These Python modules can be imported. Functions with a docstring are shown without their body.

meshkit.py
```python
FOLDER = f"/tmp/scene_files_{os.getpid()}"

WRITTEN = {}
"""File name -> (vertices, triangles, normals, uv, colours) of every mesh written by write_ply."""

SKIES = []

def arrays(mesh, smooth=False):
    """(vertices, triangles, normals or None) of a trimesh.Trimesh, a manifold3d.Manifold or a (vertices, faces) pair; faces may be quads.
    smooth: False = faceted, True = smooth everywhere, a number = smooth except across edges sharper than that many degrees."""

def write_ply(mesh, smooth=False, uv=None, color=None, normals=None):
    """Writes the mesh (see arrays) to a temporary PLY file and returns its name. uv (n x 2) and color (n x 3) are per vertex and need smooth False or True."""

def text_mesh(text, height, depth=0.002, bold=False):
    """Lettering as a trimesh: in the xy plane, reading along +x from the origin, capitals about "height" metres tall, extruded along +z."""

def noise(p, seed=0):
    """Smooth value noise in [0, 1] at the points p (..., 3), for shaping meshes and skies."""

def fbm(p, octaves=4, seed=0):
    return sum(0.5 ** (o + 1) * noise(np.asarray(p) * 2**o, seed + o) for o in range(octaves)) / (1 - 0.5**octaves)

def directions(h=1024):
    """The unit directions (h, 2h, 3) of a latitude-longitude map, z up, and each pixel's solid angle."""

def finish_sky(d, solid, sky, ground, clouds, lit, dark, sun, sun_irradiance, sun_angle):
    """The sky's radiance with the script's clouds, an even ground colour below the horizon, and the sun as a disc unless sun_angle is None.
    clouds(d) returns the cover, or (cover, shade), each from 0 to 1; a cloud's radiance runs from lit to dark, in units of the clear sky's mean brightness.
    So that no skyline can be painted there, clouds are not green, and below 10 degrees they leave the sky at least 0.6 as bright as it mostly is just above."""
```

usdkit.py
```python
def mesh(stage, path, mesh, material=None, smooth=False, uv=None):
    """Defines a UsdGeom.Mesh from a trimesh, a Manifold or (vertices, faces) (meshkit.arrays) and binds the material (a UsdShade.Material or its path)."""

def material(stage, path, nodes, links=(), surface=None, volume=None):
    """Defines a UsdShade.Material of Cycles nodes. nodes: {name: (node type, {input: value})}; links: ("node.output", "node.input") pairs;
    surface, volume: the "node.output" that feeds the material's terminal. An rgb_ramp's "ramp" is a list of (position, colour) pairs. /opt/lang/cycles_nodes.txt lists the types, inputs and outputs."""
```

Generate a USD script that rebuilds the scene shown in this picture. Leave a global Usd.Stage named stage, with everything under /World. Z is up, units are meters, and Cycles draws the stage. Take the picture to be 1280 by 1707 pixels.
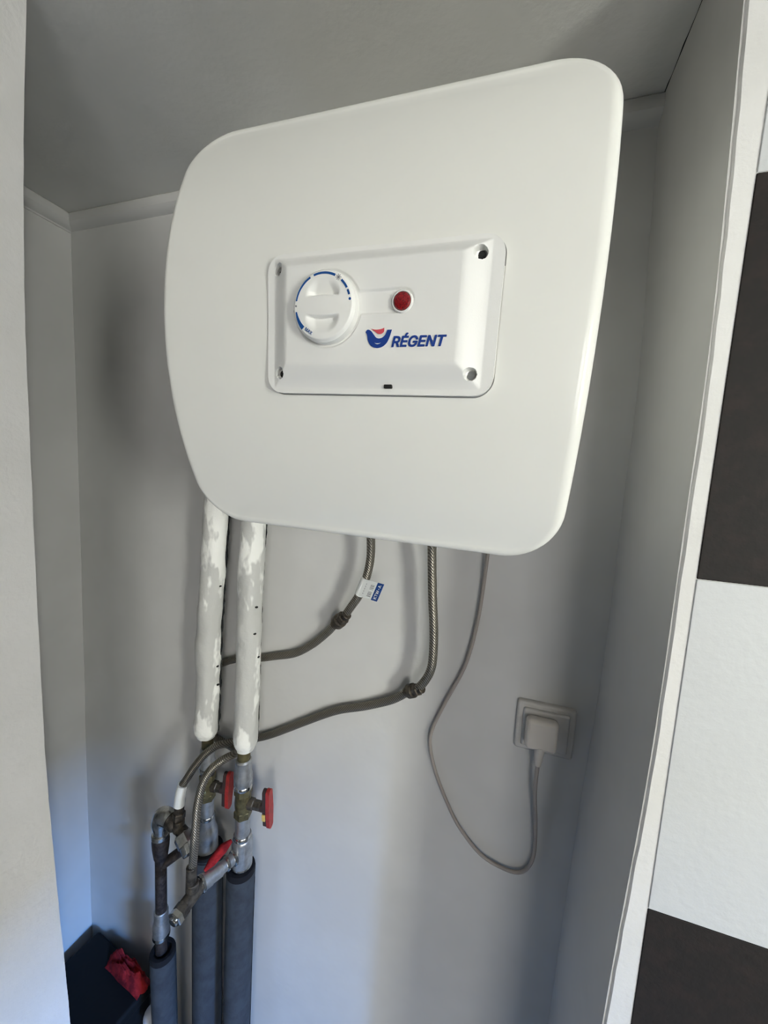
import math, random
import numpy as np, trimesh, manifold3d as m3, usdkit, meshkit
from shapely.geometry import Polygon
from pxr import Usd, UsdGeom, UsdLux, Gf, Sdf

stage = Usd.Stage.CreateInMemory()
UsdGeom.SetStageUpAxis(stage, UsdGeom.Tokens.z)
UsdGeom.SetStageMetersPerUnit(stage, 1.0)
stage.SetDefaultPrim(UsdGeom.Xform.Define(stage, '/World').GetPrim())
UsdGeom.Scope.Define(stage, '/World/Looks')
random.seed(4)
A = np.array

# ------------------------------------------------------------------ camera
CAM_POS = A([0.1292, -0.3314, 1.637])
RIGHT, UP, FWD = A([0.9507, 0.3051, 0.0561]), A([-0.0864, 0.0867, 0.9925]), A([-0.298, 0.9484, -0.1088])
cam = UsdGeom.Camera.Define(stage, '/World/camera')
cam.CreateHorizontalApertureAttr(24.0)
cam.CreateVerticalApertureAttr(24.0 * 1707 / 1280)
cam.CreateFocalLengthAttr(645.558 / 1280 * 24.0)
cam.CreateClippingRangeAttr(Gf.Vec2f(0.01, 100))
mt = np.eye(4)
mt[0, :3], mt[1, :3], mt[2, :3], mt[3, :3] = RIGHT, UP, -FWD, CAM_POS
cam.AddTransformOp().Set(Gf.Matrix4d(*mt.ravel()))
cam.CreateExposureAttr(0.03)

# ------------------------------------------------------------------ lights: daylight outside the room's window
def rect_light(name, pos, target, w, h, intensity, color):
    l = UsdLux.RectLight.Define(stage, '/World/' + name)
    l.CreateWidthAttr(w); l.CreateHeightAttr(h); l.CreateIntensityAttr(intensity); l.CreateColorAttr(Gf.Vec3f(*color))
    pos, d = A(pos, float), A(target, float) - A(pos, float)
    d /= np.linalg.norm(d)
    r = np.cross(d, [0, 0, 1.0]); r /= np.linalg.norm(r)
    u = np.cross(r, d)
    m = np.eye(4); m[0, :3], m[1, :3], m[2, :3], m[3, :3] = r, u, -d, pos
    l.AddTransformOp().Set(Gf.Matrix4d(*m.ravel()))
    return l
WX = 1.9                                   # the room wall that holds the window
WY0, WY1, WZ0, WZ1 = -1.50, -0.92, 1.15, 1.97
RX0, RX1, RZ0, RZ1 = 0.72, 1.80, 0.85, 1.95   # a second window in the wall behind the camera
rect_light('daylight_garden', (4.6, -3.6, 1.55), (3.6, -3.6, 1.55), 1.7, 2.7, 44.0, (0.97, 1.0, 0.91))
rect_light('daylight_sky', (4.6, -2.15, 3.50), (3.6, -2.15, 3.50), 1.5, 1.3, 500.0, (0.15, 0.41, 1.0))
dome = UsdLux.DomeLight.Define(stage, '/World/sky')
dome.CreateIntensityAttr(2.5); dome.CreateColorAttr(Gf.Vec3f(1.02, 1.0, 0.96))

# ------------------------------------------------------------------ materials
def mat(name, color, rough=0.5, metal=0.0, noise=None, bump=None, spec=0.5, extra=None, vary=None):
    """noise: (scale, colour2, lo, hi) patches of a second colour; bump: (scale, strength, distance)."""
    nodes = {'p': ('principled_bsdf', {'base_color': color, 'roughness': rough, 'metallic': metal, 'specular_ior_level': spec, **(extra or {})}),
             'tc': ('texture_coordinate', {})}
    links = []
    if noise:
        s, c2, lo, hi = noise
        nodes['mp'] = ('mapping', {'scale': (1, 1, 1) if vary is None else vary})
        nodes['n'] = ('noise_texture', {'scale': s, 'detail': 4, 'roughness': 0.6})
        nodes['r'] = ('rgb_ramp', {'ramp': [(lo, color), (hi, c2)]})
        links += [('tc.object', 'mp.vector'), ('mp.vector', 'n.vector'), ('n.fac', 'r.fac'), ('r.color', 'p.base_color')]
    if bump:
        s, st, d = bump
        nodes['bn'] = ('noise_texture', {'scale': s, 'detail': 3})
        nodes['b'] = ('bump', {'strength': st, 'distance': d})
        links += [('tc.object', 'bn.vector'), ('bn.fac', 'b.height'), ('b.normal', 'p.normal')]
    return usdkit.material(stage, '/World/Looks/' + name, nodes, links, surface='p.BSDF')

M = {}
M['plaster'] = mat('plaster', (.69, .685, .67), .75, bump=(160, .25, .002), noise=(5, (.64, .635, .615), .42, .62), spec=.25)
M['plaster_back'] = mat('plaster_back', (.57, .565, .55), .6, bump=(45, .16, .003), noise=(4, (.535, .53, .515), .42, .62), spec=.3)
M['ceiling'] = mat('ceiling_paint', (.67, .665, .635), .85, bump=(120, .2, .002), noise=(3, (.62, .615, .585), .4, .62), spec=.2)
M['room_paint'] = mat('room_paint', (.34, .32, .28), .8)
M['white_paint'] = mat('white_paint', (.55, .565, .575), .55, bump=(130, .3, .0015), spec=.35)
M['dark_paint'] = mat('dark_paint', (.017, .0148, .014), .7, bump=(150, .3, .0015), noise=(60, (.024, .018, .0165), .45, .7), spec=.22)
M['floor'] = mat('floor_tile', (.16, .145, .125), .5, noise=(6, (.12, .11, .095), .4, .6))
M['enamel'] = mat('enamel', (.81, .81, .765), .25, spec=.5)
M['panel'] = mat('panel_plastic', (.80, .80, .775), .40, bump=(900, .06, .0005), spec=.5)
M['knob'] = mat('knob_plastic', (.83, .83, .80), .35, spec=.5)
M['blue'] = mat('blue_print', (.005, .070, .27), .45)
M['navy'] = mat('navy_print', (.006, .042, .25), .45)
M['pink'] = mat('pink_print', (.62, .075, .10), .45)
M['black'] = mat('black_hollow', (.006, .006, .006), .7)
M['lamp'] = mat('red_lens', (.30, .006, .010), .16, noise=(900, (.10, .003, .006), .40, .62), extra={'coat_weight': .6, 'coat_roughness': .08})
M['steel'] = mat('screw_steel', (.35, .36, .36), .4, 1.0)
M['chrome'] = mat('chrome', (.62, .62, .60), .20, 1.0, noise=(90, (.38, .37, .35), .45, .7))
M['galv'] = mat('galvanised_steel', (.50, .51, .51), .38, .85, noise=(70, (.36, .36, .355), .4, .65), bump=(220, .12, .001))
M['brass'] = mat('brass', (.20, .17, .085), .45, .75, noise=(80, (.11, .095, .05), .4, .65))
M['bronze'] = mat('old_bronze', (.13, .11, .085), .5, .7, noise=(90, (.05, .042, .034), .4, .62), bump=(250, .3, .001))
M['old_pipe'] = mat('tarnished_pipe', (.070, .058, .055), .5, .5, noise=(110, (.028, .022, .022), .38, .6), bump=(240, .35, .001))
M['red'] = mat('red_handle', (.36, .025, .020), .45, noise=(120, (.22, .016, .014), .45, .7))
M['yellow'] = mat('yellow_sticker', (.62, .44, .12), .6)
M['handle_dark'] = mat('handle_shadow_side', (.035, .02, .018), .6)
M['braid'] = None
M['foam'] = mat('foam_grey', (.045, .052, .060), .85, noise=(40, (.032, .036, .043), .4, .65), bump=(320, .25, .0012), spec=.25)
M['foam_edge'] = mat('foam_cut_edge', (.010, .010, .012), .9, spec=.2)
M['painted_foam'] = mat('painted_foam', (.54, .54, .515), .5, noise=(17, (.86, .86, .82), .525, .565), vary=(1, 1, .40), bump=(60, .45, .004), spec=.4)
M['seam'] = mat('foam_seam', (.018, .019, .020), .9, spec=.2)
M['cable'] = mat('cable_sheath', (.31, .275, .25), .5)
M['socket'] = mat('socket_plastic', (.53, .51, .48), .5, noise=(20, (.48, .46, .43), .4, .6))
M['plug'] = mat('plug_plastic', (.55, .51, .46), .45)
M['box'] = mat('black_box', (.0035, .0036, .004), .75, bump=(140, .3, .002), spec=.25)
M['rag'] = mat('red_rag', (.36, .020, .022), .9, noise=(60, (.16, .010, .014), .4, .62), bump=(200, .5, .002), spec=.15)
M['white_rag'] = mat('white_rag', (.62, .63, .66), .9, bump=(120, .5, .003), spec=.2)
M['paper'] = mat('label_paper', (.80, .82, .80), .5)
M['grey_print'] = mat('grey_print', (.22, .22, .24), .6)
M['gap'] = mat('gap_shadow_line', (.36, .36, .35), .8)
M['tag_blue'] = mat('tag_blue', (.008, .055, .24), .45)
M['frame'] = mat('window_paint', (.72, .72, .70), .5)

def braid_mat():
    n = {'tc': ('texture_coordinate', {}),
         'w': ('wave_texture', {'wave_type': 'bands', 'bands_direction': 'diagonal', 'scale': 150, 'distortion': 2.0}),
         'b': ('bump', {'strength': .35, 'distance': .0012}),
         'r': ('rgb_ramp', {'ramp': [(0, (.105, .095, .078)), (1, (.29, .268, .228))]}),
         'p': ('principled_bsdf', {'metallic': .8, 'roughness': .40})}
    return usdkit.material(stage, '/World/Looks/braided_steel', n, [('tc.object', 'w.vector'), ('w.fac', 'b.height'), ('w.fac', 'r.fac'), ('r.color', 'p.base_color'), ('b.normal', 'p.normal')], surface='p.BSDF')
M['braid'] = braid_mat()

# ------------------------------------------------------------------ scene tree helpers
_used = {}
def numbered(parent, name):
    k = (parent, name); i = _used.get(k, 0); _used[k] = i + 1
    return f'{parent}/{name}' + (f'_{i:03d}' if i else '')
def keys(prim, label=None, cat=None, group=None, kind=None):
    for k, v in (('label', label), ('category', cat), ('group', group), ('kind', kind)):
        if v: prim.SetCustomDataByKey(k, v)
    return prim
def arr(mesh):
    v, f, _ = meshkit.arrays(mesh, False)
    return v, f
class Thing:
    """A top-level Xform at LOC (with rotation R); parts are given in world coordinates unless local=True."""
    def __init__(self, name, label, cat, loc=(0, 0, 0), R=None, group=None):
        self.path = numbered('/World', name); self.loc = A(loc, float); self.R = np.eye(3) if R is None else R
        x = UsdGeom.Xform.Define(stage, self.path)
        m = np.eye(4); m[:3, :3] = self.R.T; m[3, :3] = self.loc
        x.AddTransformOp().Set(Gf.Matrix4d(*m.ravel()))
        keys(x.GetPrim(), label, cat, group)
    def part(self, name, mesh, material, smooth=35, parent=None, label=None, local=False, kind=None):
        v, f = arr(mesh)
        if not local: v = (v - self.loc) @ self.R
        p = usdkit.mesh(stage, numbered(parent or self.path, name), (v, f), M[material], smooth=smooth)
        keys(p.GetPrim(), label, kind=kind)
        return str(p.GetPath())
SC = {'wall': 'wall', 'trim': 'trim', 'window': 'window', 'floor': 'floor', 'ceiling': 'ceiling'}
SL = {'floor': 'dark tiled floor of the room', 'ceiling': 'dim off-white painted ceiling above the heater', 'wall_back': 'pale plastered wall behind the water heater',
      'wall_left': 'narrow plastered side wall beyond the left jamb', 'wall_right': 'white wall on the right with dark painted squares', 'wall_front_left': 'thick white wall jamb along the left edge',
      'wall_side_left': 'beige side wall of the room, out of view', 'wall_rear': 'beige wall with a window behind the camera', 'wall_side_right': 'beige side wall with the window lighting the niche',
      'window_1': 'white window frame in the right side wall', 'window_2': 'white window frame in the wall behind the camera',
      'trim_1': 'small cove moulding between ceiling and back wall', 'trim_2': 'small cove moulding between ceiling and narrow left wall'}
def structure(name, mesh, material, smooth=False, label=None, parent='/World'):
    p = usdkit.mesh(stage, numbered(parent, name), arr(mesh), M[material], smooth=smooth)
    keys(p.GetPrim(), label or (SL.get(name) if parent == '/World' else None), SC.get(name.split('_')[0]) if parent == '/World' else None, kind='structure' if parent == '/World' else None)
    return str(p.GetPath())

# ------------------------------------------------------------------ mesh helpers
def cat(*ms):
    V, F, n = [], [], 0
    for m in ms:
        v, f = arr(m); V.append(v); F.append(f + n); n += len(v)
    return np.vstack(V), np.vstack(F)
def grid_faces(nu, nv, wrap_u=False):
    f = []
    for i in range(nu if wrap_u else nu - 1):
        a = i * nv; b = ((i + 1) % nu) * nv
        j = np.arange(nv - 1)
        f.append(np.stack([a + j, b + j, b + j + 1], 1)); f.append(np.stack([a + j, b + j + 1, a + j + 1], 1))
    return np.vstack(f)
def box(lo, hi):
    lo, hi = A(lo, float), A(hi, float)
    m = trimesh.creation.box(hi - lo); m.apply_translation((lo + hi) / 2)
    return m.vertices, m.faces
def rbox(lo, hi, r, seg=12):
    """A rounded box: the hull of spheres at its corners."""
    lo, hi = A(lo, float) + r, A(hi, float) - r
    s = m3.Manifold.sphere(r, seg)
    return m3.Manifold.batch_hull([s.translate([x, y, z]) for x in (lo[0], hi[0]) for y in (lo[1], hi[1]) for z in (lo[2], hi[2])])
def spline(pts, n=12):
    p = A(pts, float); p = np.vstack([2 * p[0] - p[1], p, 2 * p[-1] - p[-2]])
    t = np.linspace(0, 1, n, endpoint=False)[:, None]; out = []
    for i in range(1, len(p) - 2):
        a, b, c, d = p[i - 1:i + 3]
        out.append(.5 * (2 * b + (c - a) * t + (2 * a - 5 * b + 4 * c - d) * t ** 2 + (3 * b - a - 3 * c + d) * t ** 3))
    return np.vstack(out + [p[-2:-1]])
def frames(p):
    t = np.gradient(p, axis=0); t /= np.linalg.norm(t, axis=1, keepdims=True)
    u = np.cross(t[0], [0.3, 1, .2]); u /= np.linalg.norm(u); U = [u]
    for k in range(1, len(p)):
        u = U[-1] - t[k] * (U[-1] @ t[k]); U.append(u / np.linalg.norm(u))
    U = A(U)
    return t, U, np.cross(t, U)
def tube(p, r, sides=20, rad=None):
    """A capped tube along the points p; r one radius or one per point; rad(i, angle) an optional factor."""
    p = A(p, float); t, U, V = frames(p); a = np.arange(sides) * 2 * np.pi / sides
    r = np.broadcast_to(r, (len(p),))[:, None] * np.ones(sides)
    if rad is not None: r = r * rad(np.arange(len(p))[:, None], a[None, :])
    v = p[:, None] + r[..., None] * (np.cos(a)[None, :, None] * U[:, None] + np.sin(a)[None, :, None] * V[:, None])
    n = len(p); v = v.reshape(-1, 3); F = []
    j = np.arange(sides); k = (j + 1) % sides
    for i in range(n - 1):
        F += [np.stack([i * sides + j, i * sides + k, (i + 1) * sides + k], 1), np.stack([i * sides + j, (i + 1) * sides + k, (i + 1) * sides + j], 1)]
    c0, c1 = len(v), len(v) + 1
    v = np.vstack([v, p[:1], p[-1:]])
    F += [np.stack([k, j, 0 * j + c0], 1), np.stack([(n - 1) * sides + j, (n - 1) * sides + k, 0 * j + c1], 1)]
    return v, np.vstack(F)
def lathe(a, b, prof, sides=28):
    """A turned solid on the axis a -> b; prof: (fraction along, radius) pairs, in order."""
    a, b = A(a, float), A(b, float)
    d = b - a; L = np.linalg.norm(d); t = d / L
    u = np.cross(t, [0.3, 1, .2]); u /= np.linalg.norm(u); w = np.cross(t, u)
    th = np.arange(sides) * 2 * np.pi / sides; ring = np.cos(th)[:, None] * u + np.sin(th)[:, None] * w
    v = np.vstack([a + d * s + r * ring for s, r in prof]); n = len(prof); F = []
    j = np.arange(sides); k = (j + 1) % sides
    for i in range(n - 1):
        F += [np.stack([i * sides + j, i * sides + k, (i + 1) * sides + k], 1), np.stack([i * sides + j, (i + 1) * sides + k, (i + 1) * sides + j], 1)]
    v = np.vstack([v, [a + d * prof[0][0]], [a + d * prof[-1][0]]])
    F += [np.stack([k, j, 0 * j + n * sides], 1), np.stack([(n - 1) * sides + j, (n - 1) * sides + k, 0 * j + n * sides + 1], 1)]
    return v, np.vstack(F)
def cyl(a, b, r, ch=.0012, sides=28):
    L = np.linalg.norm(A(b, float) - A(a, float)); c = min(ch, L * .3, r * .4) 
    return lathe(a, b, [(0, r - c), (c / L, r), (1 - c / L, r), (1, r - c)], sides)
def hexnut(a, b, r, ch=.0015):
    return cyl(a, b, r, ch, 6)
def flat_poly(xz, y, depth=.0003):
    """A printed shape: polygon in (x, z), lying on the plane y, proud by depth toward -y."""
    m = trimesh.creation.extrude_polygon(Polygon(xz) if not hasattr(xz, 'geom_type') else xz, depth, engine='earcut')
    v = A(m.vertices); return np.stack([v[:, 0], y - v[:, 2], v[:, 1]], 1), A(m.faces)[:, ::-1][:, [0, 1, 2]]
def flip_fix(mesh):
    m = trimesh.Trimesh(*mesh, process=False); trimesh.repair.fix_normals(m); return m.vertices, m.faces

# ------------------------------------------------------------------ the room
YF, YB, XR, XL, ZC = .0647, .26, .2779, -.7408, 2.097     # front face, niche back wall, niche sides, ceiling
YJ = -.03                                                # inner end of the thick wall on the left
RY, RXL = -2.3, -1.9
structure('floor', box((RXL - .1, RY - .1, -.1), (WX + .1, YB + .1, 0)), 'floor')
structure('ceiling', box((RXL - .1, RY - .1, ZC), (WX + .1, YB + .1, ZC + .1)), 'ceiling')
def wavy_panel(x0, x1, z0, z1, y, nx=90, nz=150):
    """The old plastered back wall, a slab whose face is slightly uneven."""
    X, Z = np.meshgrid(np.linspace(x0, x1, nx), np.linspace(z0, z1, nz), indexing='ij')
    p = np.stack([X * 7, Z * 5, 0 * X], -1)
    Y = y - .002 + .004 * (meshkit.fbm(p, 3, 5) - .5)
    r = np.exp(-(((X - .0) / .035) ** 2 + ((Z - .86) / .14) ** 2))
    Y -= .004 * r * (meshkit.fbm(p * [9, 6, 1], 3, 9) - .2)
    v = np.stack([X, Y, Z], -1).reshape(-1, 3)
    return cat((v, grid_faces(nx, nz)), box((x0, y + .006, z0), (x1, y + .1, z1)))
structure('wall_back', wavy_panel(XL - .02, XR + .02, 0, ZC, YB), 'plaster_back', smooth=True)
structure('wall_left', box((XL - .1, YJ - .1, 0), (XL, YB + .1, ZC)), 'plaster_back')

def bowed(prof, zs):
    z, x = zip(*prof)
    from numpy import interp
    s = spline([(a, b, 0) for a, b in prof], 8)
    return interp(zs, s[:, 0], s[:, 1])
def wall_with_bow(prof, xfar, y0, y1, side):
    """A wall block whose free vertical arris follows prof (z, x): old plaster, not quite straight."""
    zs = np.linspace(0, ZC, 90); xs = bowed(prof, zs) + .0012 * (meshkit.noise(np.stack([zs * 60, 0 * zs, 0 * zs], 1), 3) - .5)
    c = .0015 * side
    ring = []
    for z, x in zip(zs, xs):
        ring.append([(xfar, y0, z), (x + c, y0, z), (x, y0 + abs(c), z), (x, y1, z), (xfar, y1, z)])
    v = A(ring, float).reshape(-1, 3); n, k = len(zs), 5; F = []
    for i in range(n - 1):
        for j in range(k):
            a, b = i * k + j, i * k + (j + 1) % k
            F += [(a, b, b + k), (a, b + k, a + k)]
    F += [(0, 2, 1), (0, 3, 2), (0, 4, 3)]; o = (n - 1) * k
    F += [(o, o + 1, o + 2), (o, o + 2, o + 3), (o, o + 3, o + 4)]
    return flip_fix((v, A(F)))
wr = structure('wall_right', wall_with_bow([(0, .262), (.6, .263), (1.09, .270), (1.376, .279), (1.615, .2797), (1.776, .279), (2.006, .270), (2.2, .262)], WX, YF, YB + .1, 1), 'plaster')
def lining(prof, y0, y1):
    zs = np.linspace(0.002, ZC - .002, 60); xs = bowed(prof, zs)
    v = np.concatenate([[(x - .0016, y0, z), (x - .0016, y1, z), (x + .002, y1, z), (x + .002, y0, z)] for x, z in zip(xs, zs)])
    F = []
    for i in range(len(zs) - 1):
        for j in range(4):
            a, b = i * 4 + j, i * 4 + (j + 1) % 4
            F += [(a, b, b + 4), (a, b + 4, a + 4)]
    o = (len(zs) - 1) * 4; F += [(0, 1, 2), (0, 2, 3), (o, o + 1, o + 2), (o, o + 2, o + 3)]
    return flip_fix((v, A(F)))
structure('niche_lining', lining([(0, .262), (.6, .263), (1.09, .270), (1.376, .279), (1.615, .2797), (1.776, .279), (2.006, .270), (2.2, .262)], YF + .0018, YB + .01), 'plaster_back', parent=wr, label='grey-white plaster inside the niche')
structure('wall_front_left', wall_with_bow([(0, -.352), (.45, -.352), (.70, -.354), (.88, -.360), (1.05, -.3735), (1.22, -.3855), (1.38, -.3895), (1.67, -.391), (1.80, -.3895), (1.93, -.383), (2.04, -.3725), (2.2, -.355)], RXL, -.20, YJ, -1), 'plaster')
# painted squares on the wall to the right: slightly proud, dark and white by turns
S = .3235
for c in range(3):
    for r in range(7):
        x0, z1 = .2915 + c * S, 1.8815 + .3235 - r * S
        z0 = max(z1 - S, .003); z1 = min(z1, ZC - .004)
        if z1 - z0 < .02: continue
        dark = (r + c) % 2 == 1
        structure('painted_square', rbox((x0 + .0002, YF - .0010, z0 + .0002), (x0 + S - .0002, YF + .004, z1 - .0002), .0008, 6), 'dark_paint' if dark else 'white_paint', smooth=35, parent=wr,
                  label='dark brown painted square' if dark else 'white painted square')
structure('wall_side_left', box((RXL - .1, RY, 0), (RXL, -.03, ZC)), 'room_paint')
structure('wall_rear', cat(box((RXL, RY - .1, 0), (RX0, RY, ZC)), box((RX1, RY - .1, 0), (WX, RY, ZC)), box((RX0, RY - .1, 0), (RX1, RY, RZ0)), box((RX0, RY - .1, RZ1), (RX1, RY, ZC))), 'room_paint')
structure('wall_side_right', cat(box((WX, RY, 0), (WX + .1, WY0, ZC)), box((WX, WY1, 0), (WX + .1, YF, ZC)), box((WX, WY0, 0), (WX + .1, WY1, WZ0)), box((WX, WY0, WZ1), (WX + .1, WY1, ZC))), 'room_paint')
wn = cat(box((WX + .03, WY0, WZ0), (WX + .07, WY0 + .035, WZ1)), box((WX + .03, WY1 - .035, WZ0), (WX + .07, WY1, WZ1)), box((WX + .03, WY0 + .035, WZ0), (WX + .07, WY1 - .035, WZ0 + .035)), box((WX + .03, WY0 + .035, WZ1 - .035), (WX + .07, WY1 - .035, WZ1)))
structure('window_1', wn, 'frame')
structure('window_2', cat(box((RX0, RY - .07, RZ0), (RX0 + .035, RY - .03, RZ1)), box((RX1 - .035, RY - .07, RZ0), (RX1, RY - .03, RZ1)), box((RX0 + .035, RY - .07, RZ0), (RX1 - .035, RY - .03, RZ0 + .035)), box((RX0 + .035, RY - .07, RZ1 - .035), (RX1 - .035, RY - .03, RZ1))), 'frame')
cr = [(.2652, y, ZC - .0006 + .0004 * math.sin(y * 300)) for y in np.linspace(.10, .25, 30)]
structure('crack', tube(cr, .0003 + .0009 * meshkit.noise(np.stack([np.arange(30) * .35, np.zeros(30), np.zeros(30)], 1), 2), 6), 'seam', parent=wr, label='dark hairline crack under the ceiling')
# small cove moulding under the niche ceiling
def cove(axis, a, b, at, s):
    prof = [(0, 0), (.016, 0), (.019, -.003), (.020, -.010), (.019, -.017), (.015, -.022), (.009, -.0245), (.003, -.026), (.002, -.029), (0, -.029)]
    v = []
    for e in (a, b):
        for d, z in prof:
            v.append((e, at - d, ZC + z) if axis == 'x' else (at + d, e, ZC + z))
    k = len(prof); F = []
    for j in range(k - 1): F += [(j, j + 1, k + j + 1), (j, k + j + 1, k + j)]
    for j in range(1, k - 1): F += [(0, j + 1, j), (k, k + j, k + j + 1)]
    return flip_fix((A(v, float), A(F)))
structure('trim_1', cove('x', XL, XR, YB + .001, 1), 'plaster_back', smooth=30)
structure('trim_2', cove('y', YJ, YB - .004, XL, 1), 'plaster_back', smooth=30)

# ------------------------------------------------------------------ water heater (local frame: x right, y into the wall, z up, origin at the middle of its front)
HR = A([[.9998, 0, .0193], [.0013, .9976, -.0692], [-.0193, .0692, .9974]])
HC = A([0, 0, 1.75])
W, H, RC = .3523, .360, .046
Y0, RAD, ZM = -.0524, .3282, .0015
heater = Thing('water_heater', 'white square wall-mounted water heater with bulging front and round dial', 'water heater', HC, HR)
def face_y(z): return Y0 + RAD - np.sqrt(RAD ** 2 - (z - ZM) ** 2)
def rrect(w, h, r, n=14, inset=0.0, side=26):
    w, h, r = w / 2 - inset, h / 2 - inset, max(r - inset, 1e-4)
    pts = []
    for cx, cz, a0 in ((w - r, h - r, 0), (-w + r, h - r, 90), (-w + r, -h + r, 180), (w - r, -h + r, 270)):
        a = np.radians(a0 + np.linspace(0, 90, n)); arc = np.stack([cx + r * np.cos(a), cz + r * np.sin(a)], 1)
        if pts:
            l = np.linspace(pts[-1][-1], arc[0], side)[1:-1]; pts.append(l)
        pts.append(arc)
    pts.append(np.linspace(pts[-1][-1], pts[0][0], side)[1:-1])
    return np.vstack(pts)
def shell(w, h, r, fillet, yback, fy=face_y, rings=26):
    """A rounded square with the face y = fy(z), a filleted edge and straight sides back to yback."""
    base = rrect(w, h, r); P = []
    n = len(base)
    q = base.copy(); P.append(np.stack([q[:, 0], np.full(n, yback), q[:, 1]], 1))
    inner = rrect(w, h, r, inset=fillet)
    edge = fy(inner[:, 1])
    for a in np.radians(np.linspace(0, 90, 8)):
        k = 1 - math.cos(a)
        q = base + (inner - base) * k
        P.append(np.stack([q[:, 0], edge + fillet * (1 - math.sin(a)), q[:, 1]], 1))
    for s in np.linspace(1, 0, rings)[1:-1]:
        q = inner * s; P.append(np.stack([q[:, 0], fy(q[:, 1]), q[:, 1]], 1))
    v = np.vstack(P); m = len(P); F = []
    j = np.arange(n); k = (j + 1) % n
    for i in range(m - 1):
        F += [np.stack([i * n + j, i * n + k, (i + 1) * n + k], 1), np.stack([i * n + j, (i + 1) * n + k, (i + 1) * n + j], 1)]
    c = len(v); v = np.vstack([v, [[0, fy(A([0.0]))[0], 0]], [[0, yback, 0]]])
    F += [np.stack([(m - 1) * n + j, (m - 1) * n + k, 0 * j + c], 1), np.stack([k, j, 0 * j + c + 1], 1)]
    return flip_fix((v, np.vstack(F)))
heater.part('front_cover', shell(W, H, RC, .009, .055), 'enamel', 30, local=True)
heater.part('tank_body', shell(W - .006, H - .006, RC - .003, .004, .236, lambda z: .050 + 0 * z, 4), 'enamel', 30, local=True)
heater.part('wall_bracket', box((-.10, .236, .09), (.10, .2625, .125)), 'steel', False, local=True)
for x, y in ((-.0622, .1975), (.0318, .200)):
    heater.part('inlet_pipe', cyl((x, y, 1.600), (x, y, 1.5805), .0085), 'brass')

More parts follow.
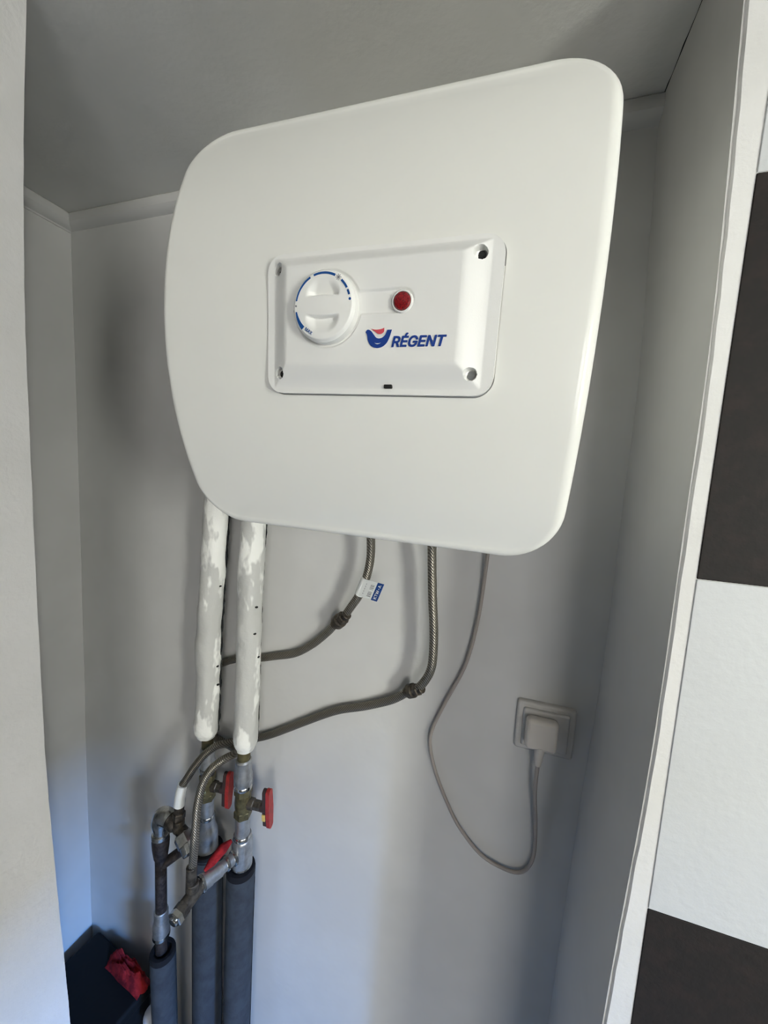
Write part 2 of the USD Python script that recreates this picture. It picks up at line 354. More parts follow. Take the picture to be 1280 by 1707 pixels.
# control panel: one height field with a plateau, bevelled borders, a lamp recess and screw wells
PL, PR, PT, PB = -.0637, .1142, .0490, -.0532
def smooth(a, b, x):
    t = np.clip((x - a) / (b - a), 0, 1); return t * t * (3 - 2 * t)
SCREWS = [(-.0530, .0377), (.0989, .0370), (.0988, -.0391), (-.0510, -.0383)]
KN, KR = A([-.0078, .0056]), .0245
LP = A([.0492, .0078])
def panel_height(x, z):
    a = smooth(PL + .0075, PL + .0215, x); b = 1 - smooth(PR - .0265, PR - .0165, x)
    c = smooth(PB + .0195, PB + .0235, z); d = 1 - smooth(PT - .0135, PT - .0075, z)
    # borders: long slopes left, right and below, short above
    a = np.clip((x - PL - .006) / (.0165), 0, 1); b = np.clip((PR - .008 - x) / .0185, 0, 1)
    c = np.clip((z - PB - .004) / .018, 0, 1); d = np.clip((PT - .003 - z) / .010, 0, 1)
    k = 22.0
    t = -np.log(np.exp(-k * a) + np.exp(-k * b) + np.exp(-k * c) + np.exp(-k * d)) / k
    h = .0085 * (.55 * np.clip(t, 0, 1) + .45 * smooth(0, .97, t)) / (.55 + .45)
    # pill-shaped recess from the knob to the lamp
    px = np.clip(x, KN[0], LP[0]); dp = np.hypot(x - px, z - LP[1] - .001)
    h = h - .0016 * (1 - smooth(.0068, .0086, dp))
    dk = np.hypot(x - KN[0], z - KN[1]); h = h - .0016 * (1 - smooth(KR + .0012, KR + .003, dk)) * smooth(.0068, .0086, dp)
    for sx, sz in SCREWS:
        h = h - .0065 * (1 - smooth(.0036, .0044, np.hypot(x - sx, z - sz)))
    return h
nu, nv = 320, 200
cxp, czp, hw, hh, pr = (PL + PR) / 2, (PT + PB) / 2, (PR - PL) / 2, (PT - PB) / 2, .013
vz = np.linspace(-hh, hh, nv)
ext = np.where(np.abs(vz) > hh - pr, hw - pr + np.sqrt(np.maximum(pr ** 2 - (np.abs(vz) - hh + pr) ** 2, 0)), hw)
u = np.linspace(-1, 1, nu)
X, Z = u[:, None] * ext[None, :] + cxp, np.broadcast_to(vz[None, :] + czp, (nu, nv))
Yp = Y0 - .0012
edge = np.minimum(np.minimum(1, 1), 1)
pv = np.stack([X, Yp - panel_height(X, Z), Z], -1).reshape(-1, 3)
loop = np.concatenate([np.arange(nv), np.arange(1, nu) * nv + nv - 1, (nu - 1) * nv + np.arange(nv - 2, -1, -1), np.arange(nu - 2, 0, -1) * nv])
sk = pv[loop].copy(); sk[:, 1] = Y0 + .008
off = len(pv); j = np.arange(len(loop)); k2 = (j + 1) % len(loop)
pf = np.vstack([grid_faces(nu, nv), np.stack([loop[j], loop[k2], off + k2], 1), np.stack([loop[j], off + k2, off + j], 1)])
panel = heater.part('control_panel', flip_fix((np.vstack([pv, sk]), pf)), 'panel', 32, local=True)
# dark gap around the panel
go = Polygon(rrect(PR - PL + .0016, PT - PB + .0016, pr + .0008)); 
gv, gf = flat_poly(go, 0, .0002); gv[:, 0] += cxp; gv[:, 2] += czp
gv[:, 1] = face_y(gv[:, 2]) - .0004
heater.part('panel_gap', (gv, gf), 'gap', False, parent=panel, local=True)
def top_y(x, z): return Yp - float(panel_height(A([x]), A([z]))[0])
for i, (sx, sz) in enumerate(SCREWS):
    yy = top_y(sx, sz)
    heater.part('screw', cat(cyl((sx, yy, sz), (sx, yy - .0012, sz), .0029, .0004, 20), box((sx - .0022, yy - .0016, sz - .0004), (sx + .0022, yy - .0011, sz + .0004))), 'steel' if i in (2,) else 'black', parent=panel, local=True)
heater.part('slot', rbox((.0397 - .0032, Yp - .0022, -.0476 - .0014), (.0397 + .0032, Yp + .001, -.0476 + .0014), .0006, 8), 'black', parent=panel, local=True)
PY = Yp - .0085                                                        # face of the plateau
# emblem: a bird-shaped bowl under a small wing
def curve(pts, n=10): return spline([(a, b, 0) for a, b in pts], n)[:, :2]
def emblem(pts):                                                       # unit square -> place on the plateau
    p = A(pts, float); return np.stack([.0232 + p[:, 0] * .0196, -.0222 + p[:, 1] * .0128], 1)
outer = curve([(.00, .84), (.06, .70), (.11, .38), (.23, .12), (.43, .0), (.64, .04), (.82, .24), (.93, .58), (1.0, .93)])
inner = curve([(.83, .93), (.77, .70), (.67, .55), (.54, .49), (.42, .54), (.32, .70), (.22, .88), (.13, .96), (.05, .95), (.00, .84)])
heater.part('emblem', flat_poly(emblem(np.vstack([outer, inner[:-1]])), PY), 'navy', False, parent=panel, label='blue bird-shaped emblem', local=True)
wing = np.vstack([curve([(.20, 1.02), (.35, .96), (.50, .96), (.62, .99), (.71, 1.04)]), curve([(.71, 1.04), (.70, .84), (.60, .73), (.48, .74), (.36, .86), (.20, 1.02)])[1:-1]])
heater.part('emblem_wing', flat_poly(emblem(wing), PY), 'pink', False, parent=panel, label='pink wing above the emblem', local=True)
smile = np.vstack([curve([(.36, .27), (.44, .235), (.54, .235), (.61, .27)]), curve([(.61, .27), (.52, .205), (.44, .205), (.36, .27)])[1:-1]])
heater.part('emblem_highlight', flat_poly(emblem(smile), PY - .0003, .0002), 'panel', False, parent=panel, local=True)
def text_local(s, height, width, x, z, y, shear=0.0, bold=True, ang=0.0, depth=.0003):
    t = meshkit.text_mesh(s, height, depth, bold=bold); v = A(t.vertices)
    v[:, 0] -= v[:, 0].min(); v[:, 0] *= width / v[:, 0].max(); v[:, 0] += shear * v[:, 1]
    c, sn = math.cos(ang), math.sin(ang)
    a, b = v[:, 0] * c - v[:, 1] * sn, v[:, 0] * sn + v[:, 1] * c
    return flip_fix((np.stack([x + a, y - v[:, 2], z + b], 1), A(t.faces)))
heater.part('lettering', cat(*[text_local('RÉGENT', .0067, .0370, .0430 + dx, -.0217 + dz, PY - .00004 * i, .22) for i, (dx, dz) in enumerate(((0, 0), (.0003, 0), (.00015, .0002)))]), 'navy', False, parent=panel, label='blue italic capitals', local=True)

# thermostat knob with two finger scoops
def knob_mesh():
    nr, na = 46, 144
    rr = np.linspace(0, 1, nr); th = np.arange(na) * 2 * np.pi / na
    KH = .0098
    x = rr[:, None] * KR * np.cos(th); z = rr[:, None] * KR * np.sin(th)
    h = KH - .0010 * rr[:, None] ** 2 - .0022 * smooth(.92, 1.0, rr[:, None]) + 0 * x
    for s in (1, -1):
        v = s * z
        edge_ = .0066 - 26 * x ** 2 * .25
        inner_ = smooth(edge_, edge_ + .0014, v) 
        fall = np.clip((.0182 - v) / .0105, 0, 1)
        side = 1 - smooth(.0060, .0140, np.abs(x) + np.maximum(v - .010, 0) * .5)
        h = h - .0040 * inner_ * fall * side
    top = np.stack([KN[0] + x, PY + .0016 - h, KN[1] + z], -1)[1:].reshape(-1, 3)
    c = A([[KN[0], PY + .0016 - KH, KN[1]]])
    side = np.stack([KN[0] + KR * 1.01 * np.cos(th), np.full(na, PY + .0016), KN[1] + KR * 1.01 * np.sin(th)], 1)
    v = np.vstack([top, side, c]); F = []; j = np.arange(na); k = (j + 1) % na
    for i in range(nr - 1):
        F += [np.stack([i * na + j, i * na + k, (i + 1) * na + k], 1), np.stack([i * na + j, (i + 1) * na + k, (i + 1) * na + j], 1)]
    F += [np.stack([j, k, 0 * j + len(v) - 1], 1)]
    return flip_fix((v, np.vstack(F)))
knob = heater.part('thermostat_knob', knob_mesh(), 'knob', 40, local=True)
KY = PY + .0016 - .0098 + .0010 * .80 - .00005
def arc(a0, a1, w0, w1, r=.0213):
    a = np.radians(np.linspace(a0, a1, 24)); w = np.linspace(w0, w1, 24) / 2
    o = np.stack([KN[0] + (r + w) * np.cos(a), KN[1] + (r + w) * np.sin(a)], 1); i = np.stack([KN[0] + (r - w) * np.cos(a), KN[1] + (r - w) * np.sin(a)], 1)
    return flat_poly(np.vstack([o, i[::-1]]), KY)
def spot(a, d, r=.0213):
    t = np.linspace(0, 2 * np.pi, 14)[:-1]; c = KN + r * A([math.cos(math.radians(a)), math.sin(math.radians(a))])
    return flat_poly(np.stack([c[0] + d * np.cos(t), c[1] + d * np.sin(t)], 1), KY)
for a in ((190, 224, .0010, .0030), (170, 118, .0009, .0013), (110, 64, .0013, .0016), (48, 30, .0015, .0015), (26, 17, .0014, .0014)):
    heater.part('dial_mark', arc(*a), 'blue', False, parent=knob, local=True)
heater.part('dial_dot', spot(9, .0009), 'blue', False, parent=knob, local=True)
heater.part('dial_dot', spot(179, .0007), 'grey_print', False, parent=knob, local=True)
sc = KN + .0213 * A([math.cos(math.radians(56)), math.sin(math.radians(56))])
star = []
for i in range(8):
    a = i * math.pi / 4; d = A([math.cos(a), math.sin(a)]); n_ = A([-d[1], d[0]]) * .00016
    star.append(flat_poly([sc + d * .0007 + n_, sc + d * .0007 - n_, sc + d * .0021 - n_, sc + d * .0021 + n_], KY))
star.append(spot(56, .0007))
heater.part('sun_symbol', cat(*star), 'grey_print', False, parent=knob, local=True)
heater.part('lettering', text_local('MAX', .0024, .0064, KN[0] - .0139, KN[1] - .0163, KY - .0002, 0, False, math.radians(-33)), 'blue', False, parent=knob, label='small blue letters', local=True)
heater.part('pointer', flat_poly([(-.0352, .0058), (-.0335, .0050), (-.0352, .0042)], PY - .0002), 'grey_print', False, parent=panel, local=True)
# indicator lamp
lamp = heater.part('indicator_lamp', lathe((LP[0], PY + .002, LP[1]), (LP[0], PY - .0024, LP[1]), [(0, .0061), (.6, .0061), (.85, .0055), (.96, .0040), (1, .0015)], 40), 'lamp', 40, local=True)
heater.part('lamp_collar', lathe((LP[0], PY + .0022, LP[1]), (LP[0], PY - .0009, LP[1]), [(0, .0078), (.7, .0077), (1, .0070), (1, .0063), (.3, .0062)], 40), 'panel', 40, parent=lamp, local=True)

# ------------------------------------------------------------------ pipes
P1, P2, P3 = (-.3605, .215), (-.2730, .205), (-.4196, .165)
def v3(p, z): return A([p[0], p[1], z])
def painted_riser(name, label, line, r, seed, seam_ang, sr):
    """A foam sleeve painted white, a little crumpled, with a dark split along one side."""
    t = Thing(name, label, 'pipe', (line[-1][0], line[-1][1], line[-1][2]), None, None)
    p = spline(line, 26)
    ph = lambda i, a: 1 + .13 * (meshkit.fbm(np.stack(np.broadcast_arrays(i * .12, np.cos(a) * 1.2 + 3, np.sin(a) * 1.2 + 3), -1), 3, seed) - .5) * 2 - .25 * smooth(len(p) - 6, len(p) - 1, i * 1.0) ** 2
    t.part('painted_sleeve', tube(p, r, 40, ph), 'painted_foam', 50)
    tt, U, V = frames(p); a = seam_ang
    d = A([math.cos(a), -math.sin(a), 0.0])
    rs = np.random.default_rng(seed); q = p[3:-3] + d * r * (.90 + .10 * meshkit.fbm(np.stack([np.arange(len(p) - 6) * .35, 0 * p[3:-3, 0], 0 * p[3:-3, 0]], 1), 3, seed)[:, None])
    t.part('foam_split', tube(q, sr * (.45 + 1.1 * meshkit.fbm(np.stack([np.arange(len(q)) * .22 + 7, 0 * q[:, 0], 0 * q[:, 0]], 1), 3, seed + 5)), 8), 'seam', 40)
    for k in range(4):
        i = rs.integers(6, len(p) - 8); b = a + .35 + .7 * rs.random(); e = A([math.cos(b), -math.sin(b), 0.0])
        c = p[i] + e * r * 1.0
        t.part('nick', rbox(c - [.0022, .0022, .0014], c + [.0022, .0022, .0014], .0011, 8), 'black')
    return t
r1 = painted_riser('painted_pipe', 'white-painted foam-wrapped pipe in the corner, left of the pair under the heater', [(-.338, .215, 2.096), (-.340, .216, 1.80), (-.342, .216, 1.64), (-.3452, .215, 1.5516), (-.3528, .215, 1.4194), (-.3592, .215, 1.3217), (-.3602, .215, 1.2183), (-.364, .215, 1.128)], .0212, 3, math.radians(-24), .0030)
r2 = painted_riser('painted_pipe', 'white-painted foam-wrapped pipe, right and lower-reaching of the pair under the heater', [(-.252, .205, 2.096), (-.255, .205, 1.80), (-.259, .205, 1.62), (-.2618, .205, 1.5297), (-.2661, .205, 1.4347), (-.2677, .205, 1.3432), (-.2685, .205, 1.2456), (-.2700, .205, 1.136)], .0206, 8, math.radians(-33), .0014)
# metal below the sleeves
def metal(t, p, zs):
    for name, z1, z0, r, m, kind in zs:
        a, b = v3(p, z1), v3(p, z0)
        g = hexnut(a, b, r) if kind == 'h' else cyl(a, b, r) if kind == 'c' else lathe(a, b, kind)
        t.part(name, g, m, 35)
ring = lambda r: [(0, r * .92), (.3, r), (.7, r), (1, r * .92)]
metal(r1, P1, [('nipple', 1.135, 1.104, .0105, 'brass', 'c'), ('union', 1.106, 1.066, .0140, 'galv', [(0, .011), (.12, .0135), (.5, .0130), (.6, .0150), (.92, .0150), (1, .0125)]), ('ring', 1.066, 1.058, .0148, 'chrome', ring(.0148)), ('nut', 1.058, 1.050, .0128, 'old_pipe', 'c')])
metal(r2, P2, [('nipple', 1.142, 1.115, .0110, 'brass', 'c'), ('union', 1.116, 1.066, .0150, 'galv', [(0, .0120), (.06, .0142), (.55, .0138), (.62, .0160), (.93, .0160), (1, .0140)]), ('ring', 1.068, 1.060, .0162, 'chrome', ring(.0162))])
metal(r1, P1, [('tailpiece', 1.002, .966, .0120, 'galv', 'c'), ('ring', .968, .960, .0142, 'chrome', ring(.0142)), ('reducer', .962, .880, .0200, 'galv', [(0, .0135), (.18, .0150), (.35, .0195), (.8, .0205), (1, .0195)])])
metal(r2, P2, [('tailpiece', 1.006, .968, .0130, 'galv', 'c'), ('ring', .970, .961, .0160, 'chrome', ring(.0160)), ('socket', .962, .908, .0178, 'galv', [(0, .0150), (.08, .0180), (.9, .0182), (1, .0172)]), ('ring', .912, .904, .0182, 'chrome', ring(.0182)), ('pipe', .905, .02, .0120, 'old_pipe', 'c')])
metal(r1, P1, [('pipe', .885, .02, .0120, 'old_pipe', 'c')])
# stop valves
def valve(label, p, z1, z0, zs, r, tilt, sticker, reach, hl):
    t = Thing('stop_valve', label, 'valve', v3(p, z0))
    t.part('body', cat(hexnut(v3(p, z1), v3(p, z1 - .014), r), lathe(v3(p, z1 - .012), v3(p, z0 + .012), [(0, r * .86), (.5, r * .95), (1, r * .86)]), hexnut(v3(p, z0 + .014), v3(p, z0), r)), 'brass', 35)
    a = A([p[0] + r * .7, p[1], zs]); d = A([1.0, .10, 0]); d /= np.linalg.norm(d)
    e = a + d * reach
    t.part('stem', cat(hexnut(a, a + d * .012, .0098), hexnut(a + d * .010, a + d * (reach - .009), .0082), cyl(a + d * .010, e, .0066)), 'bronze', 35)
    # butterfly handle: a flat rounded bar across the stem, red on its outer face
    w = np.cross(d, [0, 0, 1.0]); 
    R = np.stack([d, -w, A([0, 0, 1.0])], 1)
    def place(m, o):
        v, f = arr(m); ca, sa = math.cos(tilt), math.sin(tilt)
        v = v @ A([[1, 0, 0], [0, ca, sa], [0, -sa, ca]])
        return v @ R.T + o, f
    def bar(x0, x1, l, hw_):
        s = [m3.Manifold.cylinder(x1 - x0, hw_ * k, hw_ * k, 20).rotate([0, 90, 0]).translate([x0, 0, z]) for z, k in ((l, .78), (-l, .78), (0, 1.0))]
        return m3.Manifold.batch_hull(s)
    hd = t.part('handle', place(cat(bar(.006, .0125, hl - .008, .0085)), e - d * .004), 'red', 35, label='red handle')
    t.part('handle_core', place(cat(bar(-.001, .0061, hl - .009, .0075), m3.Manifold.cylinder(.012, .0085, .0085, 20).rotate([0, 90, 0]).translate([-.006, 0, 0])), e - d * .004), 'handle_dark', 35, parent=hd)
    if sticker:
        t.part('sticker', place(rbox((-.0012, -.0092, -.0205), (.0050, -.0070, -.0075), .0006, 6), e - d * .004), 'yellow', False, parent=hd, label='yellow sticker')
    return t
valve('brass stop valve with red handle on the left pipe, behind the hoses', P1, 1.052, 1.000, 1.030, .0145, math.radians(-4), False, .031, .036)
valve('brass stop valve with red handle and yellow sticker on the right pipe', P2, 1.062, 1.004, 1.033, .0155, math.radians(5), True, .036, .041)
# grey foam tubes below
def foam_tube(t, line, r, seed):
    p = spline(line, 20)
    ph = lambda i, a: 1 + .04 * (meshkit.fbm(np.stack(np.broadcast_arrays(i * .10, np.cos(a) + 3, np.sin(a) + 3), -1), 3, seed) - .5) * 2
    f = t.part('foam_sleeve', tube(p, r, 32, ph), 'foam', 50, label='dark grey foam sleeve')
    top, ax = p[0], (p[0] - p[1]) / np.linalg.norm(p[0] - p[1])
    t.part('cut_edge', lathe(top - ax * .004, top + ax * .006, [(0, r * 1.012), (.75, r * .99), (1, r * .93), (1, r * .70), (.5, r * .68)], 32), 'foam_edge', 40, parent=f)
    sp = p[2:-2] + A([.92, .39, 0]) * (r * .985)
    t.part('foam_split', tube(sp, .0012, 6), 'seam', 40, parent=f)
foam_tube(r1, [(-.3585, .215, .894), (-.3580, .215, .70), (-.3570, .215, .35), (-.3570, .215, .005)], .0275, 2)
foam_tube(r2, [(-.2750, .205, .898), (-.2775, .205, .70), (-.2800, .205, .35), (-.2800, .205, .005)], .0252, 6)
# drain branch coming forward out of the right pipe's tee
B0, B1, B2 = A([-.275, .192, .936]), A([-.2995, .130, .936]), A([-.3010, .086, .930])
br = Thing('drain_branch', 'silver branch pipe jutting forward from the tee, hose screwed on top', 'pipe', B0)
br.part('pipe', cyl(B0, B1, .0098), 'galv')
br.part('ring', cyl(B0 + (B1 - B0) * .03, B0 + (B1 - B0) * .12, .0128), 'chrome')
br.part('ring', cyl(B0 + (B1 - B0) * .24, B0 + (B1 - B0) * .32, .0122), 'chrome')
br.part('coupling', lathe(B0 + (B1 - B0) * .42, B0 + (B1 - B0) * .92, [(0, .0105), (.1, .0122), (.55, .0118), (.62, .0128), (.95, .0128), (1, .011)]), 'galv')
br.part('ring', cyl(B0 + (B1 - B0) * .90, B0 + (B1 - B0) * .98, .0142), 'chrome')
br.part('tee', cat(cyl(B0 + (B1 - B0) * .96, B2, .0108), hexnut(B2 + (B1 - B2) * .35, B2 + (B1 - B2) * .05, .0122), cyl(B1 + (B2 - B1) * .30, B1 + (B2 - B1) * .30 + [0, 0, .022], .0090)), 'bronze')
br.part('end_cap', cat(hexnut(B2 + (B1 - B2) * .1, B2 + (B2 - B1) * .12, .0125), cyl(B2, B2 + (B2 - B1) * .2, .0075)), 'chrome')
lv = [B0 + (B1 - B0) * s + [-.004, 0, h] for s, h in ((.10, .034), (.35, .030), (.60, .022), (.82, .015))]
br.part('red_lever', tube(spline(lv, 8), np.interp(np.linspace(0, 1, 25), [0, .3, .7, 1], [.003, .0080, .0072, .0025]), 12), 'rag', label='red lever')
# feed pipe standing in front, with elbow, union, tee and link to the left riser
fd = Thing('feed_pipe', 'tarnished pipe with a silver elbow and fittings, in front of the left corner', 'pipe', v3(P3, 0.6501))
fd.part('pipe', cat(cyl(v3(P3, 0.9291), v3(P3, 0.6501), .0098)), 'old_pipe')
fd.part('nut', lathe(v3(P3, 0.9492), v3(P3, 0.9070), [(0, .0135), (.2, .0150), (.55, .0142), (1, .0118)]), 'old_pipe')
fd.part('ring', cyl(v3(P3, 0.9555), v3(P3, 0.9470), .0152), 'chrome')
E0 = v3(P3, 0.9723)
fd.part('elbow_nut', lathe(v3(P3, 0.9723), v3(P3, 0.9513), [(0, .0115), (.3, .0125), (1, .0118)]), 'chrome')
el = [(P3[0], P3[1], 0.9660), (P3[0] + .000, P3[1], 0.9786), (P3[0] + .004, P3[1], 0.9886), (P3[0] + .012, P3[1] - .001, 0.9929), (P3[0] + .024, P3[1] - .002, 0.9913)]
fd.part('elbow', tube(spline(el, 8), np.interp(np.linspace(0, 1, 33), [0, .15, .5, .85, 1], [.0135, .0150, .0155, .0148, .0130]), 24), 'chrome', 60)
T0 = A([P3[0] + .024, P3[1] - .002, 0.9892])
fd.part('union', lathe(T0 - [.002, 0, 0], T0 + [.016, -.001, -.003], [(0, .0105), (.2, .0125), (.8, .0125), (1, .0100)]), 'bronze')
T1 = T0 + [.022, -.002, -.004]
fd.part('tee', cat(cyl(T0 + [.012, 0, -.002], T1 + [.016, -.002, -.006], .0100), cyl(T1 + [0, 0, -.006], T1 + [0, 0, .016], .0095)), 'bronze')
fd.part('hex_body', cat(hexnut(T1 + [.010, -.003, -.006], T1 + [.026, -.008, -.016], .0150), cyl(T1 + [.024, -.007, -.014], T1 + [.038, -.012, -.024], .0125)), 'chrome')
fd.part('link_pipe', cyl(v3(P3, 0.8870), A([P1[0] - .004, P1[1] - .012, .930]), .0085), 'old_pipe')
fd.part('lower_coupling', cat(cyl(v3(P3, 0.7954), v3(P3, 0.7712), .0122), lathe(v3(P3, 0.7744), v3(P3, 0.7364), [(0, .0125), (.3, .0150), (.8, .0145), (1, .0110)])), 'galv')
foam_tube(fd, [(-.4165, .165, .705), (-.4135, .166, .55), (-.408, .168, .30), (-.406, .168, .005)], .0220, 9)
fd.part('ring', cyl(v3(P3, 0.7480), v3(P3, 0.7396), .0150), 'chrome')

# ------------------------------------------------------------------ braided hoses
def coupling(t, a, d, s=1.0):
    d = d / np.linalg.norm(d)
    t.part('coupling', cat(hexnut(a - d * .011 * s, a - d * .001, .0088 * s), lathe(a - d * .002, a + d * .012 * s, [(0, .0082 * s), (.15, .0098 * s), (.8, .0098 * s), (1, .0070 * s)]), cyl(a - d * .018 * s, a + d * .018 * s, .0064 * s)), 'bronze', 35)
HR_ = .0066
h1 = Thing('braided_hose', 'steel-braided hose with a blue and white paper tag', 'hose', (-.0622, .1975, 1.58))
l1 = [(-0.0622, 0.1975, 1.58), (-0.062, 0.215, 1.5428), (-0.0628, 0.224, 1.5022), (-0.0685, 0.224, 1.4661), (-0.0787, 0.2252, 1.4387), (-0.0926, 0.2276, 1.416), (-0.1077, 0.2324, 1.3936), (-0.1284, 0.242, 1.3714), (-0.1425, 0.248, 1.3548), (-0.1694, 0.2495, 1.3285), (-0.2038, 0.2501, 1.3047), (-0.246, 0.2504, 1.2901), (-0.2747, 0.251, 1.2808), (-0.3192, 0.25, 1.2705), (-0.3484, 0.2495, 1.2587), (-0.37, 0.249, 1.2435), (-0.3837, 0.249, 1.2123), (-0.3877, 0.249, 1.1743), (-0.3878, 0.248, 1.1311), (-0.3781, 0.247, 1.1042), (-0.3544, 0.246, 1.0964), (-0.3245, 0.24, 1.0968), (-0.3021, 0.222, 1.1066), (-0.2918, 0.196, 1.1229), (-0.2933, 0.178, 1.128), (-0.2982, 0.165, 1.1264), (-0.3028, 0.155, 1.1207), (-0.3065, 0.147, 1.1096), (-0.3082, 0.141, 1.0946), (-0.3076, 0.134, 1.0728), (-0.3052, 0.129, 1.0545), (-0.3011, 0.121, 1.0164), (-0.3026, 0.1165, 0.9565), (-0.3037, 0.1165, 0.9319)]
h1.part('hose', tube(spline(l1, 9), HR_, 16), 'braid', 60)
coupling(h1, A([-.1126, .2345, 1.3882]), A([-.105, .055, -.105]), 1.22)
h1.part('ferrule', cyl((-.3021, .1165, .985), (-.3036, .1165, .938), .0082), 'bronze')
# folded paper tag on the hose
tc = A([-.0735, .2243, 1.4535]); d1 = A([.0125, -.002, .0340]); d1 /= np.linalg.norm(d1)
tx = A([.96, -.28, -.02]); tx -= d1 * (tx @ d1) * 0; tx /= np.linalg.norm(tx)
tn = np.cross(tx, d1); tn /= np.linalg.norm(tn)
if tn[1] > 0: tn = -tn
def tag_box(u0, u1, w0, w1, n0, n1):
    m = trimesh.creation.box((1, 1, 1)); v = A(m.vertices) + .5
    q = tc + (u0 + v[:, :1] * (u1 - u0)) * tx + (w0 + v[:, 1:2] * (w1 - w0)) * d1 + (n0 + v[:, 2:] * (n1 - n0)) * tn
    return flip_fix((q, A(m.faces)))
tg = h1.part('paper_tag', cat(tube([tc - d1 * .0155, tc + d1 * .0155], HR_ + .0008, 20), tag_box(.0, .0275, -.0150, .0150, .0062, .0070)), 'paper', 35, label='white paper tag')
h1.part('blue_strip', tag_box(.0275, .0385, -.0155, .0150, .0060, .0071), 'tag_blue', False, parent=tg, label='blue end of the tag')
bars = []
for w, hgt in ((-.0115, .0012), (-.0094, .0005), (-.0080, .0012), (-.0060, .0005), (-.0048, .0008), (-.0030, .0004), (.0010, .0006), (.0028, .0010), (.0046, .0005), (.0062, .0012), (.0084, .0006)):
    bars.append(tag_box(.0175, .0245, w, w + hgt, .0070, .0072))
for w in range(5): bars.append(tag_box(.0090, .0098, -.010 + w * .0042, -.0078 + w * .0042, .0070, .0071))
h1.part('barcode', cat(*bars), 'grey_print', False, parent=tg)
tm = meshkit.text_mesh('KTW-A', .0052, .0002, bold=True); v = A(tm.vertices); v[:, 0] -= v[:, 0].min(); v[:, 0] *= .0245 / v[:, 0].max()
q = tc + (.0358 - v[:, 1:2]) * tx + (-.0125 + v[:, :1]) * d1 + (.0071 + v[:, 2:]) * tn
h1.part('lettering', flip_fix((q, A(tm.faces))), 'paper', False, parent=tg, label='white letters')

h2 = Thing('braided_hose', 'steel-braided hose hanging straight down, then curving left under the tagged one', 'hose', (.0318, .2, 1.579))
l2 = [(0.0318, 0.2, 1.579), (0.032, 0.218, 1.5348), (0.0339, 0.224, 1.4938), (0.0379, 0.224, 1.4492), (0.0429, 0.224, 1.4037), (0.0445, 0.224, 1.3665), (0.0431, 0.2246, 1.3435), (0.0358, 0.227, 1.3226), (0.0224, 0.2312, 1.3016), (0.0073, 0.2408, 1.2882), (-0.0201, 0.248, 1.2638), (-0.0649, 0.2498, 1.2404), (-0.1188, 0.2498, 1.2181), (-0.1756, 0.2498, 1.1837), (-0.2235, 0.2498, 1.1528), (-0.2607, 0.2495, 1.1309), (-0.3142, 0.2475, 1.1073), (-0.3282, 0.241, 1.1061), (-0.3335, 0.226, 1.1115), (-0.3356, 0.208, 1.1188), (-0.3434, 0.19, 1.1144), (-0.3545, 0.178, 1.0969), (-0.3639, 0.17, 1.0772), (-0.3732, 0.166, 1.0602)]
h2.part('hose', tube(spline(l2, 9), HR_, 16), 'braid', 60)
coupling(h2, A([.0165, .2355, 1.2955]), A([-.03, .015, -.022]), 1.12)
sl = h2.part('paper_tag', tube(spline([(-.3700, .1672, 1.0660), (-.3735, .1655, 1.0480), (-.3755, .1640, 1.0260)], 6), .0092, 20), 'paper', 40, label='white paper wrap')
h2.part('ferrule', cat(cyl((-.3750, .1637, 1.026), (-.3758, .1632, 1.002), .0082), hexnut((-.3754, .1635, 1.014), (-.3758, .1632, .999), .0105)), 'bronze')

# ------------------------------------------------------------------ socket, plug and cable
sk_ = Thing('wall_socket', 'square cream wall socket with rounded plate, low on the back wall', 'socket', (.2115, .26, 1.272))
sk_.part('plate', rbox((.1715, .2490, 1.2345), (.2515, .2620, 1.3100), .004, 12), 'socket', 35)
sk_.part('raised_frame', rbox((.1800, .2450, 1.2430), (.2430, .2520, 1.3020), .003, 12), 'socket', 35)
cb = Thing('power_cable', 'thin grey heater cable looping across the wall to the socket plug', 'cable', (.206, .25, 1.0))
lc = [(.106, .215, 1.583), (.110, .240, 1.545), (.1080, .2480, 1.480), (.1031, .2500, 1.4141), (.0907, .2515, 1.3448), (.0635, .2520, 1.2742), (.0468, .2520, 1.2236), (.0471, .2520, 1.1928), (.0587, .2520, 1.1543), (.0804, .2520, 1.1086), (.1023, .2520, 1.0738), (.1379, .2520, 1.0394), (.1753, .2520, 1.0280), (.2014, .2520, 1.0334), (.2142, .2500, 1.0642), (.2130, .2460, 1.1150), (.2060, .2400, 1.1800), (.2050, .2345, 1.2280), (.2050, .2345, 1.2480)]
cb.part('cable', tube(spline(lc, 10), .0028, 12), 'cable', 60)
pg = cb.part('plug', rbox((.1840, .2270, 1.2510), (.2270, .2455, 1.2960), .006, 16), 'plug', 35, label='cream plug')
cb.part('strain_relief', lathe((.205, .235, 1.256), (.205, .2345, 1.226), [(0, .0085), (.3, .0070), (1, .0042)]), 'plug', 35, parent=pg)

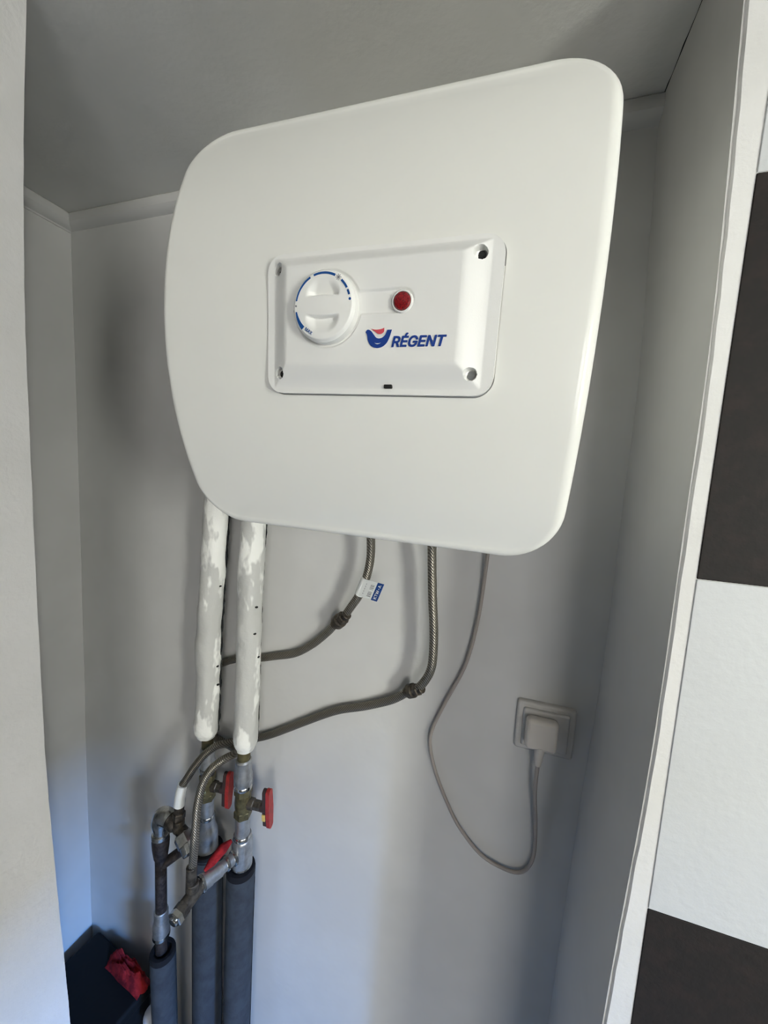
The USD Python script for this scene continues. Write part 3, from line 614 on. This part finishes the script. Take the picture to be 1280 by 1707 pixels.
# ------------------------------------------------------------------ at the bottom of the corner
ca = math.radians(-8.5); Rb = A([[math.cos(ca), -math.sin(ca), 0], [math.sin(ca), math.cos(ca), 0], [0, 0, 1]])
bx = Thing('storage_box', 'plain black box standing in the corner below the pipes', 'box', (-.618, .113, 0), Rb)
bx.part('body', rbox((-.098, -.117, .0), (.098, .117, .500), .006, 12), 'box', 35, local=True)
bx.part('lid', rbox((-.100, -.120, .494), (.100, .120, .520), .007, 12), 'box', 35, local=True)
def cloth(cx, cy, z, lx, ly, seed, amp, rot, thick=.006):
    n = 40; a, b = np.meshgrid(np.linspace(-1, 1, n), np.linspace(-1, 1, n), indexing='ij')
    r = np.sqrt(a ** 2 + b ** 2); w = 1 + .25 * (meshkit.fbm(np.stack([a * 2 + 5, b * 2 + 5, 0 * a], -1), 3, seed) - .5)
    hgt = amp * (meshkit.fbm(np.stack([a * 3 + 9, b * 3 + 9, 0 * a], -1), 4, seed + 1)) * (1 - smooth(.6, 1.25, r)) * 2
    c, s = math.cos(rot), math.sin(rot); X = a * lx * w; Y = b * ly * w
    v = np.stack([cx + X * c - Y * s, cy + X * s + Y * c, z + hgt + .001], -1).reshape(-1, 3)
    lo = v.copy(); lo[:, 2] = z
    f = grid_faces(n, n); lp = np.concatenate([np.arange(n), np.arange(1, n) * n + n - 1, (n - 1) * n + np.arange(n - 2, -1, -1), np.arange(n - 2, 0, -1) * n])
    j = np.arange(len(lp)); k = (j + 1) % len(lp); N = n * n
    return flip_fix((np.vstack([v, lo]), np.vstack([f, f + N, np.stack([lp[j], lp[k], lp[k] + N], 1), np.stack([lp[j], lp[k] + N, lp[j] + N], 1)])))
rg = usdkit.mesh(stage, '/World/red_rag', cloth(-.560, .208, .5205, .058, .017, 3, .022, math.radians(-8)), M['rag'], smooth=True)
keys(rg.GetPrim(), 'crumpled red rag lying on the black box', 'rag')
st = Thing('pipe_stub', 'short pipe stub with a plastered white end, between the box and the foam sleeves', 'pipe', (-.462, .190, 0))
st.part('pipe', cyl((-.462, .192, 0), (-.462, .192, .490), .018), 'foam')
st.part('plaster_lump', m3.Manifold.sphere(.022, 24).scale([1, 1, .7]).translate([-.465, .190, .500]), 'white_rag', 60)
